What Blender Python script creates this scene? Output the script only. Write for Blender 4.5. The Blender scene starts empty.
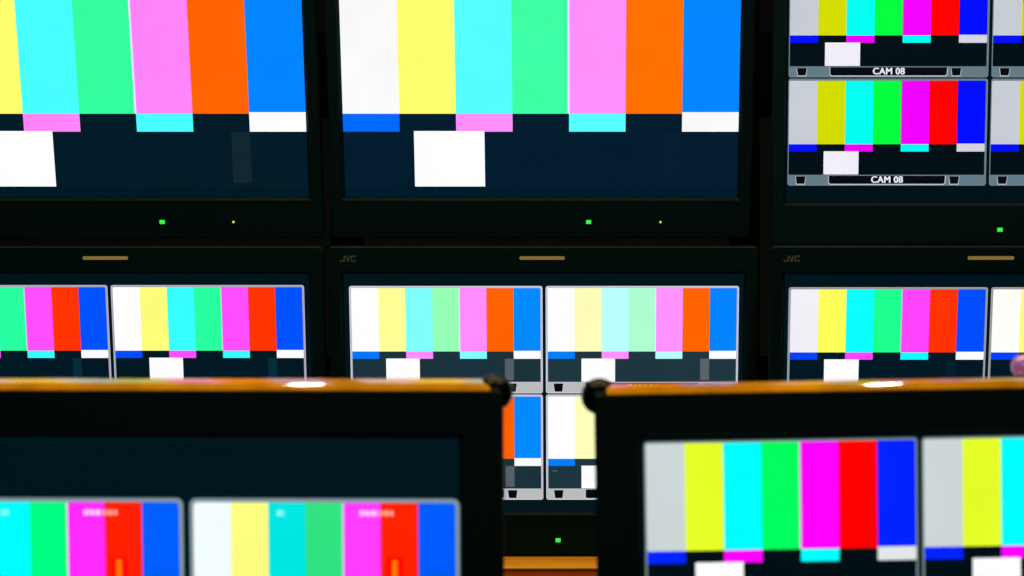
import bpy, bmesh, math
from mathutils import Vector, Matrix
C = bpy.context.scene.collection
PI = math.pi
ZC = 1.33            # eye height

# ------------------------------------------------------------------ materials
def lin(c):
    def f(v):
        v /= 255.0
        return v / 12.92 if v <= 0.04045 else ((v + 0.055) / 1.055) ** 2.4
    return (f(c[0]), f(c[1]), f(c[2]), 1.0)

_glow = {}
def glow(rgb, strength=1.0):
    """lit pixels of a display: emission with a very faint pixel-scale unevenness"""
    k = (tuple(rgb), strength)
    if k in _glow: return _glow[k]
    m = bpy.data.materials.new('display_light'); m.use_nodes = True
    nt = m.node_tree; b = nt.nodes['Principled BSDF']
    b.inputs['Base Color'].default_value = (0, 0, 0, 1)
    b.inputs['Roughness'].default_value = 0.6
    b.inputs['Specular IOR Level'].default_value = 0.05
    b.inputs['Emission Color'].default_value = lin(rgb)
    tc = nt.nodes.new('ShaderNodeTexCoord')
    nz = nt.nodes.new('ShaderNodeTexNoise'); nz.inputs['Scale'].default_value = 14
    nz.inputs['Detail'].default_value = 2
    mr = nt.nodes.new('ShaderNodeMapRange')
    mr.inputs['From Min'].default_value = 0.3; mr.inputs['From Max'].default_value = 0.7
    mr.inputs['To Min'].default_value = strength * 0.97; mr.inputs['To Max'].default_value = strength * 1.03
    nt.links.new(tc.outputs['Object'], nz.inputs['Vector'])
    nt.links.new(nz.outputs['Fac'], mr.inputs['Value'])
    nt.links.new(mr.outputs['Result'], b.inputs['Emission Strength'])
    _glow[k] = m
    return m

def plain(name, col, rough=0.5, metal=0.0, spec=0.5, noise=0.15, scale=60, bump=0.0, coat=0.0):
    m = bpy.data.materials.new(name); m.use_nodes = True
    nt = m.node_tree; b = nt.nodes['Principled BSDF']
    b.inputs['Roughness'].default_value = rough
    b.inputs['Metallic'].default_value = metal
    b.inputs['Specular IOR Level'].default_value = spec
    b.inputs['Coat Weight'].default_value = coat
    tc = nt.nodes.new('ShaderNodeTexCoord')
    nz = nt.nodes.new('ShaderNodeTexNoise'); nz.inputs['Scale'].default_value = scale
    nz.inputs['Detail'].default_value = 4
    cr = nt.nodes.new('ShaderNodeValToRGB')
    cr.color_ramp.elements[0].position = 0.3; cr.color_ramp.elements[1].position = 0.7
    cr.color_ramp.elements[0].color = tuple(v * (1 - noise) for v in col[:3]) + (1,)
    cr.color_ramp.elements[1].color = tuple(min(1, v * (1 + noise)) for v in col[:3]) + (1,)
    nt.links.new(tc.outputs['Object'], nz.inputs['Vector'])
    nt.links.new(nz.outputs['Fac'], cr.inputs['Fac'])
    nt.links.new(cr.outputs['Color'], b.inputs['Base Color'])
    if bump:
        bp = nt.nodes.new('ShaderNodeBump'); bp.inputs['Strength'].default_value = bump
        bp.inputs['Distance'].default_value = 0.001
        nt.links.new(nz.outputs['Fac'], bp.inputs['Height'])
        nt.links.new(bp.outputs['Normal'], b.inputs['Normal'])
    return m

def wood(name, c0, c1, rough=0.4):
    m = plain(name, c0, rough)
    nt = m.node_tree; b = nt.nodes['Principled BSDF']
    tc = nt.nodes.new('ShaderNodeTexCoord'); mp = nt.nodes.new('ShaderNodeMapping')
    mp.inputs['Scale'].default_value = (1.2, 14, 14)
    nz = nt.nodes.new('ShaderNodeTexNoise'); nz.inputs['Scale'].default_value = 3
    nz.inputs['Detail'].default_value = 6; nz.inputs['Distortion'].default_value = 0.6
    cr = nt.nodes.new('ShaderNodeValToRGB')
    cr.color_ramp.elements[0].position = 0.3; cr.color_ramp.elements[0].color = c0 + (1,)
    cr.color_ramp.elements[1].position = 0.7; cr.color_ramp.elements[1].color = c1 + (1,)
    nt.links.new(tc.outputs['Object'], mp.inputs['Vector']); nt.links.new(mp.outputs['Vector'], nz.inputs['Vector'])
    nt.links.new(nz.outputs['Fac'], cr.inputs['Fac']); nt.links.new(cr.outputs['Color'], b.inputs['Base Color'])
    return m

M_BEZEL = plain('black_bezel_plastic', (0.0009, 0.0105, 0.0120), 0.5, bump=0.05, scale=400, spec=0.05)
M_BEZELF = plain('matt_black_bezel_plastic', (0.0005, 0.0065, 0.0070), 0.6, spec=0.08, bump=0.05, scale=400)
M_HOUSE = plain('black_housing_plastic', (0.003, 0.008, 0.006), 0.6, spec=0.1, bump=0.1, scale=300)
M_TOP = plain('glossy_top_amber_reflection', (0.48, 0.235, 0.002), 0.12, spec=0.5, noise=0.3, scale=22)  # amber of reflected warm lamps put into the base colour
M_LIP = plain('polished_edge_amber_reflection', (0.56, 0.25, 0.003), 0.035, spec=0.6, noise=0.3, scale=22)  # edge colour carries the same painted warm lamp reflection
M_TOP.node_tree.nodes['Principled BSDF'].inputs['IOR'].default_value = 3.3
M_KNOB = plain('glossy_black_knob', (0.0005, 0.003, 0.002), 0.06, spec=0.10)
M_FOOT = plain('black_rubber', (0.01, 0.01, 0.01), 0.8)
M_STEEL = plain('black_painted_steel', (0.0006, 0.0015, 0.0016), 0.8, spec=0.0, bump=0.1, scale=200)
M_LOGO = plain('muted_silver_print', (0.09, 0.11, 0.075), 0.5)
M_WOODTOP = wood('amber_wood_ledge', (0.60, 0.26, 0.012), (0.78, 0.37, 0.02), 0.35)
M_WOODFRONT = wood('rust_wood_front', (0.80, 0.105, 0.008), (0.95, 0.16, 0.012), 0.45)
M_DESK = wood('dark_desk_wood', (0.02, 0.014, 0.01), (0.04, 0.026, 0.016), 0.5)
M_WALL = plain('dark_studio_wall', (0.004, 0.008, 0.009), 0.9, spec=0.1, scale=20, bump=0.2)
M_FLOOR = plain('dark_carpet', (0.015, 0.017, 0.02), 0.95, scale=300, noise=0.4, bump=0.5)
M_CEIL = plain('dark_ceiling_tile', (0.03, 0.032, 0.032), 0.9, scale=90, bump=0.3)
M_PURPLE = plain('glossy_purple_glass', (0.36, 0.15, 0.85), 0.07, spec=0.9, coat=1.0)
M_LAMP = glow((150, 122, 62), 0.75)
M_LEDG = glow((60, 245, 70))
M_LEDY = glow((235, 235, 90))
M_WHITEMETAL = plain('white_enamel', (0.7, 0.7, 0.68), 0.4)

# ------------------------------------------------------------------ mesh helpers
class MB:
    def __init__(s): s.bm = bmesh.new(); s.mats = []
    def mi(s, m):
        if m not in s.mats: s.mats.append(m)
        return s.mats.index(m)
    def face(s, pts, m):
        f = s.bm.faces.new([s.bm.verts.new(p) for p in pts]); f.material_index = s.mi(m); return f
    def rect(s, x0, x1, z0, z1, y, m):          # faces -Y
        s.face([(x0, y, z0), (x1, y, z0), (x1, y, z1), (x0, y, z1)], m)
    def poly(s, pts, y, m):
        s.face([(p[0], y, p[1]) for p in pts], m)
    def box(s, x0, x1, y0, y1, z0, z1, m, bev=0.0):
        r = bmesh.ops.create_cube(s.bm, size=1)
        vs = r['verts']
        for v in vs:
            v.co = Vector((x0 + (v.co.x + .5) * (x1 - x0), y0 + (v.co.y + .5) * (y1 - y0), z0 + (v.co.z + .5) * (z1 - z0)))
        fs = set(f for v in vs for f in v.link_faces)
        for f in fs: f.material_index = s.mi(m)
        if bev:
            es = list(set(e for f in fs for e in f.edges))
            bmesh.ops.bevel(s.bm, geom=es, offset=bev, segments=3, profile=0.5, affect='EDGES')
    def loops(s, ls, m, cap0=False, cap1=False):
        R = [[s.bm.verts.new(p) for p in l] for l in ls]
        n = len(R[0]); k = s.mi(m)
        for a, b in zip(R, R[1:]):
            for i in range(n):
                f = s.bm.faces.new([a[i], a[(i + 1) % n], b[(i + 1) % n], b[i]]); f.material_index = k
        if cap0: s.bm.faces.new(R[0][::-1]).material_index = k
        if cap1: s.bm.faces.new(R[-1]).material_index = k
    def sphere(s, c, r, m, sc=(1, 1, 1), u=32, v=20):
        q = bmesh.ops.create_uvsphere(s.bm, u_segments=u, v_segments=v, radius=r)
        for w in q['verts']: w.co = Vector((c[0] + w.co.x * sc[0], c[1] + w.co.y * sc[1], c[2] + w.co.z * sc[2]))
        for f in set(f for w in q['verts'] for f in w.link_faces): f.material_index = s.mi(m); f.smooth = True
    def cyl(s, c, r, h, m, axis='Z', r2=None, n=32):
        q = bmesh.ops.create_cone(s.bm, cap_ends=True, segments=n, radius1=r, radius2=r if r2 is None else r2, depth=h)
        R = {'Z': Matrix(), 'Y': Matrix.Rotation(PI / 2, 4, 'X'), 'X': Matrix.Rotation(PI / 2, 4, 'Y')}[axis]
        for w in q['verts']: w.co = R @ w.co + Vector(c)
        for f in set(f for w in q['verts'] for f in w.link_faces):
            f.material_index = s.mi(m); f.smooth = len(f.verts) == 4
    def build(s, name, parent=None, recalc=True):
        if recalc: bmesh.ops.recalc_face_normals(s.bm, faces=s.bm.faces)
        me = bpy.data.meshes.new(name); s.bm.to_mesh(me); s.bm.free()
        for m in s.mats: me.materials.append(m)
        o = bpy.data.objects.new(name, me); C.objects.link(o)
        if parent: o.parent = parent
        return o

def rr(x0, x1, z0, z1, r, seg=5):
    pts = []
    for cx, cz, a0 in ((x1 - r, z1 - r, 0), (x0 + r, z1 - r, 90), (x0 + r, z0 + r, 180), (x1 - r, z0 + r, 270)):
        for i in range(seg + 1):
            a = math.radians(a0 + 90 * i / seg)
            pts.append((cx + r * math.cos(a), cz + r * math.sin(a)))
    return pts

def at_y(pts, y): return [(p[0], y, p[1]) for p in pts]

def thing(name, label, cat, loc, rot=(0, 0, 0), group=None):
    o = bpy.data.objects.new(name, None); C.objects.link(o)
    o.empty_display_size = 0.05
    o.location = loc; o.rotation_euler = rot
    o['label'] = label; o['category'] = cat
    if group: o['group'] = group
    return o

def tag(o, label, cat, group=None):
    o['label'] = label; o['category'] = cat
    if group: o['group'] = group
    return o

def struct(name, mb):
    o = mb.build(name); o['kind'] = 'structure'; return o

# ------------------------------------------------------------------ colour bars
def pal(W, Y, Cy, G, Mg, R, B, black, cW=None, box=(255, 255, 255), cB=None, pluge=None, line=(255, 235, 255)):
    return dict(bars=[W, Y, Cy, G, Mg, R, B], black=black, cW=cW or W, box=box, cB=cB or B, pluge=pluge, line=line)

P_TL = pal((255, 255, 255), (255, 255, 110), (72, 255, 255), (52, 255, 160), (255, 132, 250), (255, 100, 0), (0, 133, 255),
           (0, 27, 40), pluge=(17, 38, 48), line=(235, 225, 255), cB=(0, 100, 255))
P_TC = pal((250, 250, 250), (255, 255, 112), (84, 255, 255), (62, 255, 165), (255, 143, 250), (255, 113, 0), (0, 134, 255),
           (0, 28, 46), pluge=(2, 30, 48), line=(235, 225, 255), cB=(0, 105, 255))
P_TR = pal((200, 205, 213), (212, 220, 0), (0, 255, 242), (0, 255, 62), (242, 0, 255), (255, 0, 0), (0, 10, 255),
           (0, 14, 21), cW=(214, 212, 224), box=(241, 240, 250), line=(150, 120, 150))
P_LR = pal((241, 240, 246), (255, 255, 90), (10, 255, 255), (28, 255, 142), (255, 68, 255), (255, 50, 0), (0, 78, 255),
           (0, 24, 36), cW=(255, 255, 255), pluge=(3, 30, 44), line=(190, 200, 205), cB=(0, 66, 245))
P_LL = pal((255, 255, 255), (255, 255, 122), (55, 255, 255), (40, 255, 160), (255, 78, 255), (255, 52, 0), (0, 82, 255),
           (0, 24, 36), pluge=(5, 44, 58), line=(205, 215, 215), cB=(0, 76, 255))
P_LC1 = pal((255, 255, 255), (255, 255, 150), (128, 255, 255), (150, 255, 182), (255, 140, 255), (255, 98, 0), (0, 138, 255),
            (26, 50, 60), pluge=(86, 94, 102), line=(215, 255, 225), cB=(0, 118, 255))
P_LC2 = pal((255, 255, 255), (255, 255, 186), (186, 255, 255), (174, 255, 212), (255, 146, 255), (255, 100, 0), (0, 132, 255),
            (30, 54, 64), pluge=(92, 98, 106), line=(225, 255, 235), cB=(0, 126, 255))
P_FL1 = pal((245, 255, 255), (255, 255, 130), (0, 255, 255), (0, 255, 132), (255, 42, 255), (255, 32, 0), (0, 95, 255),
            (0, 20, 30), line=(215, 235, 225))
P_FL2 = pal((245, 255, 255), (255, 255, 130), (0, 230, 226), (50, 226, 128), (255, 60, 255), (255, 35, 0), (0, 92, 255),
            (0, 20, 30), line=(205, 225, 215))
P_FR = pal((205, 215, 215), (230, 255, 40), (0, 255, 255), (0, 255, 95), (255, 0, 255), (255, 0, 0), (0, 35, 255),
           (0, 15, 20), cW=(226, 232, 232), line=(210, 195, 205))

def pattern(name, x0, x1, z1, h, y, P, parent, fb=0.674, fc=0.078, round_=0.0):
    """split-field colour bars: seven bars, the castellation row, then white square on black"""
    mb = MB(); w = (x1 - x0) / 7; z0 = z1 - h
    zb = z1 - h * fb; zc = zb - h * fc
    mb.rect(x0, x1, z0, zb, y, glow(P['black']))
    for i, c in enumerate(P['bars']):
        a, b = x0 + i * w, x0 + (i + 1) * w
        yy = y - i * .00001; q = round_ or .00001
        if i == 0:
            mb.poly([(a, zb), (x1, zb), (x1, z1 - q), (x1 - q * .3, z1 - q * .3), (x1 - q, z1), (a + q, z1), (a + q * .3, z1 - q * .3), (a, z1 - q)], yy, glow(c))
        else:
            mb.poly([(a, zb), (x1, zb), (x1, z1 - q), (x1 - q * .3, z1 - q * .3), (x1 - q, z1), (a, z1)], yy, glow(c))
    lw = w * 0.022
    mb.rect(x0 + 4 * w - lw, x0 + 4 * w + lw * .6, zb, z1, y - .00012, glow(P['line']))
    cast = {0: P['cB'], 2: P['bars'][4], 4: P['bars'][2], 6: P['cW']}
    for i, c in cast.items():
        up = h * 0.007 if i == 6 else 0  # white block runs higher: its bloom is built into the shape
        mb.rect(x0 + i * w, x0 + (i + 1) * w, zc, zb + up, y - .00008, glow(c))
    mb.rect(x0 + w * 1.25, x0 + w * 2.5, z0 + h * .004, zc + h * .003, y - .00016, glow(P['box']))
    if P['pluge']:
        mb.rect(x0 + w * 5.667, x0 + w * 6, z0 + h * .02, zc, y - .00008, glow(P['pluge']))
    return mb.build(name, parent, recalc=False)

def text_mesh(s, size, m, parent, x, z, y, name, xs=1.0, bold=0.0):
    cu = bpy.data.curves.new(name, 'FONT'); cu.body = s; cu.size = size
    cu.align_x = 'CENTER'; cu.align_y = 'CENTER'; cu.space_character = 1.06
    t = bpy.data.objects.new(name, cu); C.objects.link(t)
    bpy.context.view_layer.update()
    me = bpy.data.meshes.new_from_object(t.evaluated_get(bpy.context.evaluated_depsgraph_get()))
    C.objects.unlink(t); bpy.data.objects.remove(t)
    R = Matrix.Rotation(PI / 2, 4, 'X')
    for v in me.vertices:
        v.co = R @ Vector((v.co.x * xs, v.co.y, 0)); v.co.x += x; v.co.z += z; v.co.y = y
    if bold:                                   # heavier strokes
        bm = bmesh.new()
        for dx, dz in ((-bold, 0), (bold, 0), (0, bold * .5), (0, -bold * .5), (0, 0)):
            k = len(bm.verts); bm.from_mesh(me); bm.verts.ensure_lookup_table()
            for v in bm.verts[k:]: v.co.x += dx; v.co.z += dz; v.co.y = y - abs(dx) * .02 - dz * .02
        bm.to_mesh(me); bm.free()
    me.materials.clear(); me.materials.append(m)
    o = bpy.data.objects.new(name, me); C.objects.link(o); o.parent = parent
    return o

def window(parent, x0, z1, w, h, P, fr, frb, y, text=None, bottom=0.0148, label=None, extras=None, inset=0.0026, rnd=0.003, edge=None, xl=None):
    """one picture window of the multi-picture display: grey rounded surround, bars, caption plate, tally symbols"""
    mb = MB()
    hi = edge or tuple(min(255, int(c * 1.15)) for c in fr)
    mb.poly(rr(x0, x0 + w, z1 - h, z1, rnd), y, glow(hi))
    mb.poly(rr(x0 + .0007, x0 + w - .0007, z1 - h + .0007, z1 - .0007, rnd * .8), y - .0001, glow(fr))
    mb.rect(x0 + .0007, x0 + w - .0007, z1 - h + .0012, z1 - h + bottom - .0012, y - .0002, glow(frb))
    wn = mb.build('video_window', parent, recalc=False)
    if label: wn['label'] = label
    ph = h - inset - bottom
    pattern('color_bar_picture', x0 + (inset if xl is None else xl), x0 + w - inset, z1 - inset, ph, y - .0004, P, wn, round_=rnd * .5)
    zb = z1 - h
    k = w / .252
    blk = glow((3, 9, 16)); out = glow((200, 202, 208) if sum(frb) < 600 else (225, 225, 225))
    mb = MB()
    mb.poly([(x0 + .0515 * k, zb + bottom - .001), (x0 + .0515 * k, zb + .0035), (x0 + .0535 * k, zb + .0010), (x0 + .1985 * k, zb + .0010),
             (x0 + .2005 * k, zb + .0035), (x0 + .2010 * k, zb + bottom - .001)], y - .0004, out)
    mb.poly([(x0 + .0523 * k, zb + bottom - .0011), (x0 + .0523 * k, zb + .0040), (x0 + .0540 * k, zb + .0022), (x0 + .1978 * k, zb + .0022),
             (x0 + .1995 * k, zb + .0040), (x0 + .2000 * k, zb + bottom - .0011)], y - .0005, blk)
    mb.build('caption_plate', wn, recalc=False)
    for a in (.0095, .2045):
        mb = MB()
        mb.poly([(x0 + (a) * k, zb + bottom - .002), (x0 + (a + .0014) * k, zb + .0012), (x0 + (a + .0125) * k, zb + .0012), (x0 + (a + .0139) * k, zb + bottom - .002)], y - .0004, out)
        mb.poly([(x0 + (a + .0006) * k, zb + bottom - .0021), (x0 + (a + .0020) * k, zb + .0022), (x0 + (a + .0119) * k, zb + .0022), (x0 + (a + .0133) * k, zb + bottom - .0021)], y - .0005, blk)
        mb.build('tally_symbol', wn, recalc=False)
    if text:
        text_mesh(text, .0118, glow((238, 240, 255)), wn, x0 + .1262 * k, zb + .0073, y - .0007, 'caption_text', xs=.97, bold=.00040)
    if extras: extras(wn, x0, z1, y)
    return wn

def logo(parent, x, z, y):
    mb = MB(); m = M_LOGO; t = .0014; w = .0062; h = .0078
    g = .0008
    # J
    mb.rect(x, x + w, z, z + t, y, m); mb.rect(x + w - t, x + w, z + t, z + h, y, m); mb.rect(x, x + t, z + t, z + t * 1.6, y, m)
    # V
    x1 = x + w + g
    mb.poly([(x1, z + h), (x1 + w / 2 - t * .5, z), (x1 + w / 2 + t * .5, z), (x1 + t * 1.1, z + h)], y, m)
    mb.poly([(x1 + w - t * 1.1, z + h), (x1 + w / 2 - t * .5, z), (x1 + w / 2 + t * .5, z), (x1 + w, z + h)], y - .00002, m)
    # C
    x2 = x1 + w + g
    mb.rect(x2, x2 + t, z, z + h, y, m); mb.rect(x2 + t, x2 + w, z, z + t, y, m); mb.rect(x2 + t, x2 + w, z + h - t, z + h, y, m)
    mb.rect(x2 + w - t, x2 + w, z + t, z + t * 1.9, y, m); mb.rect(x2 + w - t, x2 + w, z + h - t * 1.9, z + h - t, y, m)
    return mb.build('brand_lettering', parent, recalc=False)

# ------------------------------------------------------------------ monitors
SW, SH, SIDE, TOPB = .519, .317, .0185, .036

def chassis(root, W, z_bot, z_top, sx, sz0, sz1, depth, mb_mat, dark, inner=.004, taper=.045, r=.006, flat=.018):
    """bezel ring with chamfered lips, tapered closed housing, recessed dark panel"""
    n = 5
    X = W / 2
    mb = MB()
    mb.loops([at_y(rr(-X, X, z_bot, z_top, r, n), .012),
              at_y(rr(-X, X, z_bot, z_top, r, n), .0015),
              at_y(rr(-X + .0015, X - .0015, z_bot + .0015, z_top - .0015, r * .8, n), 0),
              at_y(rr(-sx - inner, sx + inner, sz0 - inner, sz1 + inner, .002, n), 0),
              at_y(rr(-sx - inner * .4, sx + inner * .4, sz0 - inner * .4, sz1 + inner * .4, .0015, n), .003),
              at_y(rr(-sx, sx, sz0, sz1, .001, n), .006)], mb_mat)
    mb.build('bezel', root)
    mb = MB()
    mb.loops([at_y(rr(-X + .0008, X - .0008, z_bot + .0008, z_top - .0008, r, n), .012),
              at_y(rr(-X + .0008, X - .0008, z_bot + .0008, z_top - .0008, r, n), flat),
              at_y(rr(-X + taper, X - taper, z_bot + taper, z_top - taper, r, n), depth * .7),
              at_y(rr(-X + taper * 1.3, X - taper * 1.3, z_bot + taper * 1.3, z_top - taper * 1.3, r, n), depth)],
             M_HOUSE, cap0=True, cap1=True)
    for i in range(14):       # cooling ribs on the back
        a = -X * .5 + i * X / 14
        mb.box(a, a + .012, depth - .001, depth + .0015, z_top - taper * 1.3 - .07, z_top - taper * 1.3 - .02, M_STEEL)
    mb.build('housing', root)
    mb = MB(); mb.rect(-sx, sx, sz0, sz1, .0055, glow(dark)); mb.build('screen', root, recalc=False)

def lights(root, specs):
    for x, z, w, h, m, nm in specs:
        mb = MB()
        if w == h: mb.cyl((x, -.0006, z), w / 2, .002, m, axis='Y', n=20)
        else: mb.box(x - w / 2, x + w / 2, -.0014, .001, z - h / 2, z + h / 2, m, bev=.0005)
        mb.build(nm, root)

def wall_monitor(label, loc, tilt, bottom, dark, leds, rail_y):
    root = thing('broadcast_monitor', label, 'monitor', loc, (math.radians(tilt), 0, 0), None)
    H = bottom + SH + TOPB
    chassis(root, SW + 2 * SIDE, 0, H, SW / 2, bottom, bottom + SH, .075, M_BEZEL, dark)
    mb = MB(); zt = bottom + SH + .0213
    mb.poly(rr(-.031, .0275, zt - .0022, zt + .0022, .002), -.0004, M_LAMP); mb.loops([at_y(rr(-.031, .0275, zt - .0022, zt + .0022, .002), .001), at_y(rr(-.031, .0275, zt - .0022, zt + .0022, .002), -.0004)], M_LAMP)
    mb.build('tally_lamp', root)
    logo(root, -.2625, bottom + SH + .0165, -.0003)
    lights(root, [(x, bottom - d, w, h, m, nm) for x, d, w, h, m, nm in leds])
    # steel bracket from the housing back to the rack
    t = math.radians(tilt); zc = bottom + SH / 2
    y_need = (rail_y - loc[1] + zc * math.sin(t)) / math.cos(t)
    mb = MB(); ye = lambda z: (rail_y - .0012 - loc[1] + z * math.sin(t)) / math.cos(t)
    mb.loops([[(-.05, .0745, zc - .05), (.05, .0745, zc - .05), (.05, .0745, zc + .05), (-.05, .0745, zc + .05)],
              [(-.05, ye(zc - .05), zc - .05), (.05, ye(zc - .05), zc - .05), (.05, ye(zc + .05), zc + .05), (-.05, ye(zc + .05), zc + .05)]], M_STEEL, cap0=True, cap1=True); mb.build('mounting_bracket', root)
    return root, bottom, H

RAIL = 1.985
LG = lambda x, d: (x, d, .0068, .0052, M_LEDG, 'power_light')
LY = lambda x, d: (x, d, .0028, .0028, M_LEDY, 'standby_light')

def full_pattern(root, bottom, P):
    pattern('test_pattern', -SW / 2, SW / 2, bottom + SH - .0125, .2915, .0050, P, root, fb=.6675, fc=.0805)

r, b, H = wall_monitor('black framed wall monitor at top left, one big color bar picture cut by frame edge',
                       (-.6256, 1.8609, ZC + .0665), 10.9, .054, (0, 25, 36), [LG(.065, .0325), LY(.1595, .0325)], RAIL)
full_pattern(r, b, P_TL)
r, b, H = wall_monitor('black framed wall monitor at top center filled by one bright color bar picture',
                       (-.0580, 1.8609, ZC + .0665), 10.9, .054, (0, 26, 40), [LG(.0628, .0325), LY(.158, .0325)], RAIL)
full_pattern(r, b, P_TC)

def quad_windows(root, bottom, w, h, gapx, gapz, cz, cx, pals, frs, texts, dy=.0050):
    zc = bottom + SH / 2 + cz
    k = 0
    for row in (0, 1):
        for col in (0, 1):
            x0 = cx - gapx / 2 - w if col == 0 else cx + gapx / 2
            z1 = zc + gapz / 2 + h if row == 0 else zc - gapz / 2
            yield x0, z1, row, col

def fill_quad(root, bottom, w, h, cz, cx, pals, frs, frbs, texts, bot=.0148, extras=None, xl=None):
    for x0, z1, row, col in quad_windows(root, bottom, w, h, .0042, .0018, cz, cx, None, None, None):
        i = row * 2 + col
        window(root, x0, z1, w, h, pals[i], frs[i], frbs[i], .0050, text=texts[i], bottom=bot, xl=xl, extras=(extras or {}).get(i))

r, b, H = wall_monitor('black wall monitor at top right with four small color bar windows captioned CAM 08',
                       (.5180, 1.8017, ZC + .0560), 4.5, .054, (0, 16, 24), [LG(.0155, .035)], RAIL)
fill_quad(r, b, .2550, .1363, .0003, -.0005, [P_TR] * 4, [(104, 124, 132)] * 4, [(100, 122, 134)] * 4,
          ['CAM 08', None, 'CAM 08', None], bot=.0138, xl=.0010)

r, b, H = wall_monitor('black wall monitor at left of lower row, behind the left desk monitor',
                       (-.6172, 1.8589, ZC - .3541), 7.6, .058, (0, 20, 26), [LG(.018, .038)], RAIL)
fill_quad(r, b, .2510, .1415, .0015, -.0005, [P_LL] * 4, [(168, 166, 182)] * 4, [(165, 168, 175)] * 4, [None] * 4)
for s in (-1, 1):
    mb = MB(); mb.cyl((s * .2, .03, -.0015), .012, .005, M_FOOT); mb.build('rubber_foot', r)

def small_mark(wn, x0, z1, y):
    mb = MB()
    for q in (0, .0022, .0044): mb.rect(x0 + .0085 + q, x0 + .0100 + q, z1 - .1035, z1 - .1015, y - .0008, glow((86, 98, 108)))
    mb.build('tiny_status_text', wn, recalc=False)
r, b, H = wall_monitor('black wall monitor at lower center, pale color bars seen between the desk monitors',
                       (-.0537, 1.8589, ZC - .3541), 7.6, .058, (0, 21, 27), [LG(.018, .038)], RAIL)
fill_quad(r, b, .2510, .1418, .0000, .0005, [P_LC1, P_LC2, P_LC1, P_LC2], [(196, 192, 206)] * 2 + [(196, 192, 204)] * 2, [(184, 188, 186)] * 4,
          [None, 'CAM 04', None, None], bot=.0152, extras={3: small_mark})
for s in (-1, 1):
    mb = MB(); mb.cyl((s * .2, .03, -.0015), .012, .005, M_FOOT); mb.build('rubber_foot', r)

r, b, H = wall_monitor('black wall monitor at right of lower row, behind the right desk monitor',
                       (.5124, 1.8138, ZC - .3550), 7.6, .058, (0, 19, 27), [LG(.018, .038)], RAIL)
P_LR2 = dict(P_LR); P_LR2['bars'] = [(255, 255, 250), (255, 255, 120)] + P_LR['bars'][2:]
fill_quad(r, b, .2520, .1375, .0035, -.0003, [P_LR, P_LR2] * 2, [(148, 152, 156)] * 4, [(150, 155, 158)] * 4, [None] * 4)
for s in (-1, 1):
    mb = MB(); mb.cyl((s * .2, .03, -.0005), .012, .006, M_FOOT); mb.build('rubber_foot', r)

# ------------------------------------------------------------------ foreground desk monitors
def desk_monitor(label, loc, rot, W, H, side, top, SHh, dark, knobs, stand_h, steps=6):
    """root at the middle of the lower edge of the front face"""
    root = thing('desk_monitor', label, 'monitor', loc, rot)
    X = W / 2; sx = X - side
    n = 5
    chassis(root, W, 0, H - .0054, sx, H - top - SHh, H - top, .11, M_BEZELF, dark, taper=.03, flat=.020)
    # glossy top cover with a rounded front edge
    prof = [(.0002, H - .0062), (.0002, H - .0053), (.0005, H - .0048), (.0045, H - .0002)]
    py, pz = .0050, H
    prof.append((py, pz))
    for k in range(steps):      # gently crowned slope facing the operator
        a = math.radians(19 - k * 1.6); py += .0023 * math.cos(a); pz += .0023 * math.sin(a); prof.append((py, pz))
    prof += [(.045, pz - .006), (.080, H - .009), (.084, H - .010), (.084, H - .012), (.030, H - .016), (.012, H - .0062)]
    xl, xr = -X + .012, X - .012
    mb = MB(); mb.loops([[(xl, p[0], p[1]) for p in prof], [(xr, p[0], p[1]) for p in prof]], M_TOP, cap0=True, cap1=True)
    mb.mi(M_LIP)
    o = mb.build('top_cover', root); o['label'] = 'glossy top strip with painted amber reflection'
    for f in o.data.polygons:
        f.use_smooth = len(f.vertices) == 4
        if f.normal.y < -.6 and .5 < f.normal.z < .75: f.material_index = 1; f.use_smooth = False
    try: o.data.set_sharp_from_angle(angle=math.radians(20))
    except Exception: pass
    for s, dx, dz in knobs:
        mb = MB(); mb.sphere((s * (X - dx), .018, H + dz), .0172, M_KNOB)
        mb.build('corner_knob', root)
    mb = MB(); mb.box(-.05, .05, .03, .07, -stand_h + .008, .004, M_HOUSE, bev=.003); mb.build('stand_neck', root)
    mb = MB(); mb.box(-.14, .14, -.05, .14, -stand_h, -stand_h + .010, M_HOUSE, bev=.004)
    from mathutils import Euler
    inv = Euler(rot).to_matrix().inverted()
    for v in mb.bm.verts: v.co = inv @ v.co
    mb.build('stand_base', root)
    return root

DY = .0050
# left desk monitor
FH = .4955
def fl_extras(marks, meter):
    def f(wn, x0, z1, y):
        for group in marks:
            mb = MB(); i = 0
            for a, b_, c in group:
                q = a
                while q < b_ - .001:
                    ww = (.0058, .0050, .0066, .0048)[i % 4]
                    mb.poly(rr(x0 + q, x0 + min(q + ww - .0010, b_), z1 - .0165, z1 - .0112, .0008, 2), y - .0008, glow(c)); q += ww; i += 1
            mb.build('overlay_text', wn, recalc=False)
        mb = MB()
        mb.rect(x0 + meter - .0055, x0 + meter + .0105, z1 - .135, z1 - .055, y - .0008, glow((255, 10, 0)))
        mb.rect(x0 + meter, x0 + meter + .0050, z1 - .133, z1 - .0585, y - .0009, glow((255, 120, 0)))
        mb.build('audio_meter', wn, recalc=False)
    return f
fl = desk_monitor('large black desk monitor in left foreground with color bars and amber-reflection top strip',
                  ((186 - 585) / 1400 * 1.31, 1.31 + .0212, ZC - .0905 - FH - .0032 + .004), (math.radians(2.5), 0, math.radians(-1.1)),
                  .594, FH, .0415, .0505, .400, (0, 21, 29), [(1, .0085, -.0090), (-1, .0085, -.0090)], .0275)
ztop = FH - .1080
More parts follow.
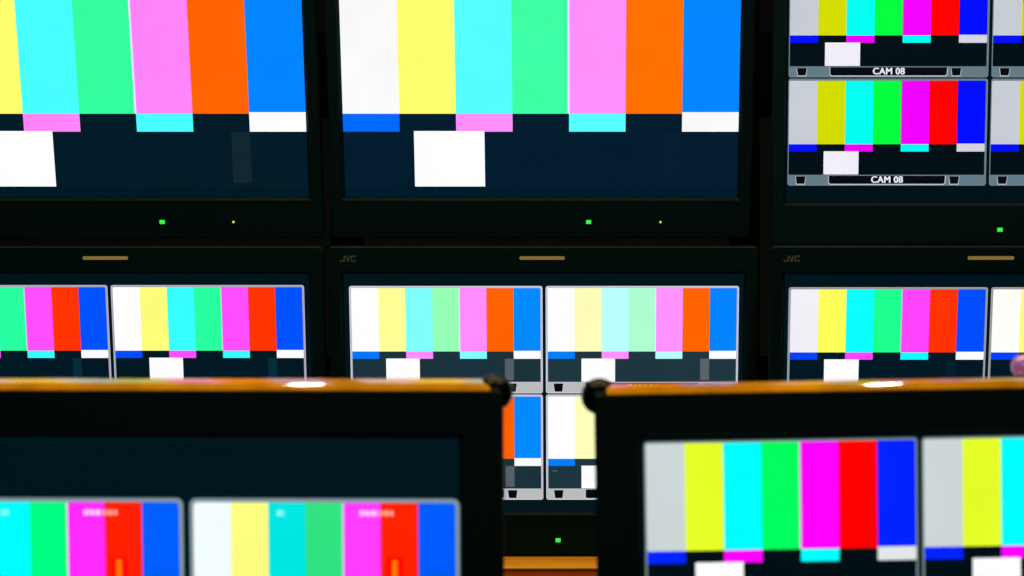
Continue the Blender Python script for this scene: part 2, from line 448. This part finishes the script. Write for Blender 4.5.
for row in (0, 1):
    for col in (0, 1):
        x0 = (-.2606 if col == 0 else .0006)
        window(fl, x0, ztop - row * .1435, .2555, .1415, (P_FL1, P_FL2)[col], (128, 150, 158), (128, 150, 158), .0050, rnd=.007, inset=.0040,
               edge=(112, 128, 140),
               extras=fl_extras([[(.161, .179, (255, 200, 255)), (.179, .193, (255, 160, 140))], [(.0830, .0900, (150, 248, 248))]], .1915))
# right desk monitor
GH = .4382
fr = desk_monitor('large black desk monitor in right foreground with tall color bars and amber-reflection top strip',
                  ((919.7 - 585) / 1400 * 1.30 + .0072, 1.30 + .0151, ZC - .0883 - GH), (math.radians(2.0), math.radians(-.95), 0),
                  .6050, GH, .04375, .0472, .342, (0, 12, 14), [(-1, .005, -.0090), (1, .005, -.0090)], .0813, steps=4)
for row in (0, 1):
    for col in (0, 1):
        x0 = (-.2572 if col == 0 else .0022)
        window(fr, x0, GH - .0507 - row * .1690, .2560, .1670, P_FR, (120, 140, 140), (120, 140, 145), .0050, rnd=.004, inset=.0022, edge=(80, 100, 100))

# small glossy ball on the right monitor's top cover, at the frame edge
mb = MB(); mb.sphere((0, 0, .0115), .0115, M_PURPLE); mb.cyl((0, 0, .0012), .008, .0024, M_KNOB)
o = mb.build('glass_ball'); o.location = (.4225, 1.350, ZC - .0870)
tag(o, 'small glossy purple ball on top of the right desk monitor at the picture edge', 'ball')

# ------------------------------------------------------------------ furniture
cz = ZC - .357
t = thing('equipment_cabinet', 'long amber wooden cabinet carrying the lower row of wall monitors', 'cabinet', (-.05, 2.05, 0))
mb = MB(); mb.box(-1.2, 1.2, -.262, .27, cz - .003, cz, M_WOODTOP, bev=.0008); o = mb.build('cabinet_top', t); o['label'] = 'amber wooden top'
mb = MB(); mb.box(-1.18, 1.18, -.235, .26, .06, cz - .003, M_WOODFRONT); mb.box(-1.15, 1.15, -.2, .24, 0, .06, M_STEEL); mb.build('cabinet_body', t)
mb = MB(); mb.box(-1.18, 1.18, -.2605, -.235, cz - .10, cz - .003, M_WOODFRONT, bev=.001); mb.build('front_rail', t)
for i in range(4):
    x0 = -1.17 + i * .587
    mb = MB(); mb.box(x0, x0 + .58, -.256, -.236, .08, cz - .105, M_WOODFRONT, bev=.002); d = mb.build('door', t)
    mb = MB(); mb.box(x0 + .50, x0 + .512, -.275, -.256, .5, .62, M_STEEL, bev=.003); mb.build('handle', d)

t = thing('monitor_rack', 'black steel rack behind the wall monitors', 'rack', (0, 2.005, cz))
for x in (-.92, -.34, .228, .80):
    mb = MB(); mb.box(x - .02, x + .02, -.02, .02, 0, .98, M_STEEL, bev=.002); mb.build('post', t)
for z in (.20, .66):
    mb = MB(); mb.box(-.94, .82, -.0205, -.008, z - .06, z + .06, M_STEEL, bev=.001); mb.build('rail', t)

t = thing('control_desk', 'dark control desk under the two foreground monitors', 'desk', (0, 1.30, 0))
dz = ZC - .0905 - FH - .0275
mb = MB(); mb.box(-1.05, 1.05, -.35, .28, dz - .03, dz, M_DESK, bev=.004); mb.build('desktop', t)
for s in (-1, 1):
    mb = MB(); mb.box(s * 1.0 - .02, s * 1.0 + .02, -.30, .24, 0, dz - .03, M_DESK, bev=.003); mb.build('side_panel', t)
mb = MB(); mb.box(-.98, .98, .20, .22, .15, dz - .03, M_DESK); mb.build('back_panel', t)

# ------------------------------------------------------------------ room
mb = MB(); mb.box(-2.6, 2.6, -2.0, 2.8, -.05, 0, M_FLOOR); struct('floor', mb)
mb = MB(); mb.box(-2.6, 2.6, -2.0, 2.8, 2.75, 2.8, M_CEIL); struct('ceiling', mb)
mb = MB(); mb.box(-2.6, 2.6, 2.75, 2.8, 0, 2.75, M_WALL); struct('wall_back', mb)
mb = MB(); mb.box(-2.6, 2.6, -2.0, -1.95, 0, 2.75, M_WALL); struct('wall_front', mb)
mb = MB(); mb.box(-2.6, -2.55, -1.95, 2.75, 0, 2.75, M_WALL); struct('wall_left', mb)
mb = MB(); mb.box(2.55, 2.6, -1.95, 2.75, 0, 2.75, M_WALL); struct('wall_right', mb)

# ------------------------------------------------------------------ lights
def area(name, loc, rot, sx, sy, power, col, shape='RECTANGLE', spread=PI):
    l = bpy.data.lights.new(name, 'AREA'); l.shape = shape; l.size = sx; l.size_y = sy
    l.energy = power; l.color = col; l.spread = spread
    o = bpy.data.objects.new(name, l); C.objects.link(o); o.location = loc; o.rotation_euler = rot
    return o
WARM = (1.0, .62, .22)
for i, x in enumerate((-.613, .582)):
    t = thing('ceiling_downlight', ('left', 'right')[i] + ' round white ceiling downlight above the desk', 'ceiling light', (x, .85, 2.75))
    mb = MB(); mb.loops([[(a * math.cos(k * PI / 16), a * math.sin(k * PI / 16), z) for k in range(32)] for a, z in ((.075, 0), (.075, -.01), (.055, -.012), (.05, -.004))], M_WHITEMETAL, cap1=True)
    mb.build('trim_ring', t)
    area('warm_downlight', (x, .85, 2.735), (0, 0, 0), .07, .07, 7.0, (1, .85, .6), 'DISK')
area('warm_work_light', (0, 1.62, 2.6), (math.radians(0), 0, 0), 2.2, .8, 17.0, WARM, spread=math.radians(120))
area('soft_fill', (0, -1.2, 2.3), (math.radians(60), 0, 0), 2.5, 1.2, 14.0, (1, .92, .75))

w = bpy.data.worlds.new('world'); w.use_nodes = True
w.node_tree.nodes['Background'].inputs['Color'].default_value = (.004, .008, .008, 1)
bpy.context.scene.world = w

# ------------------------------------------------------------------ camera
cam = bpy.data.cameras.new('camera'); co = bpy.data.objects.new('camera', cam); C.objects.link(co)
cam.sensor_width = 36; cam.lens = 1400 / 1024 * 36
cam.shift_x = -(585 - 512) / 1024
cam.dof.use_dof = True; cam.dof.focus_distance = 1.83; cam.dof.aperture_fstop = 3.0
cam.clip_start = .01
co.location = (0, 0, ZC); co.rotation_euler = (PI / 2, 0, 0)
bpy.context.scene.camera = co
vs = bpy.context.scene.view_settings
vs.view_transform = 'Standard'; vs.look = 'None'; vs.exposure = 0; vs.gamma = 1
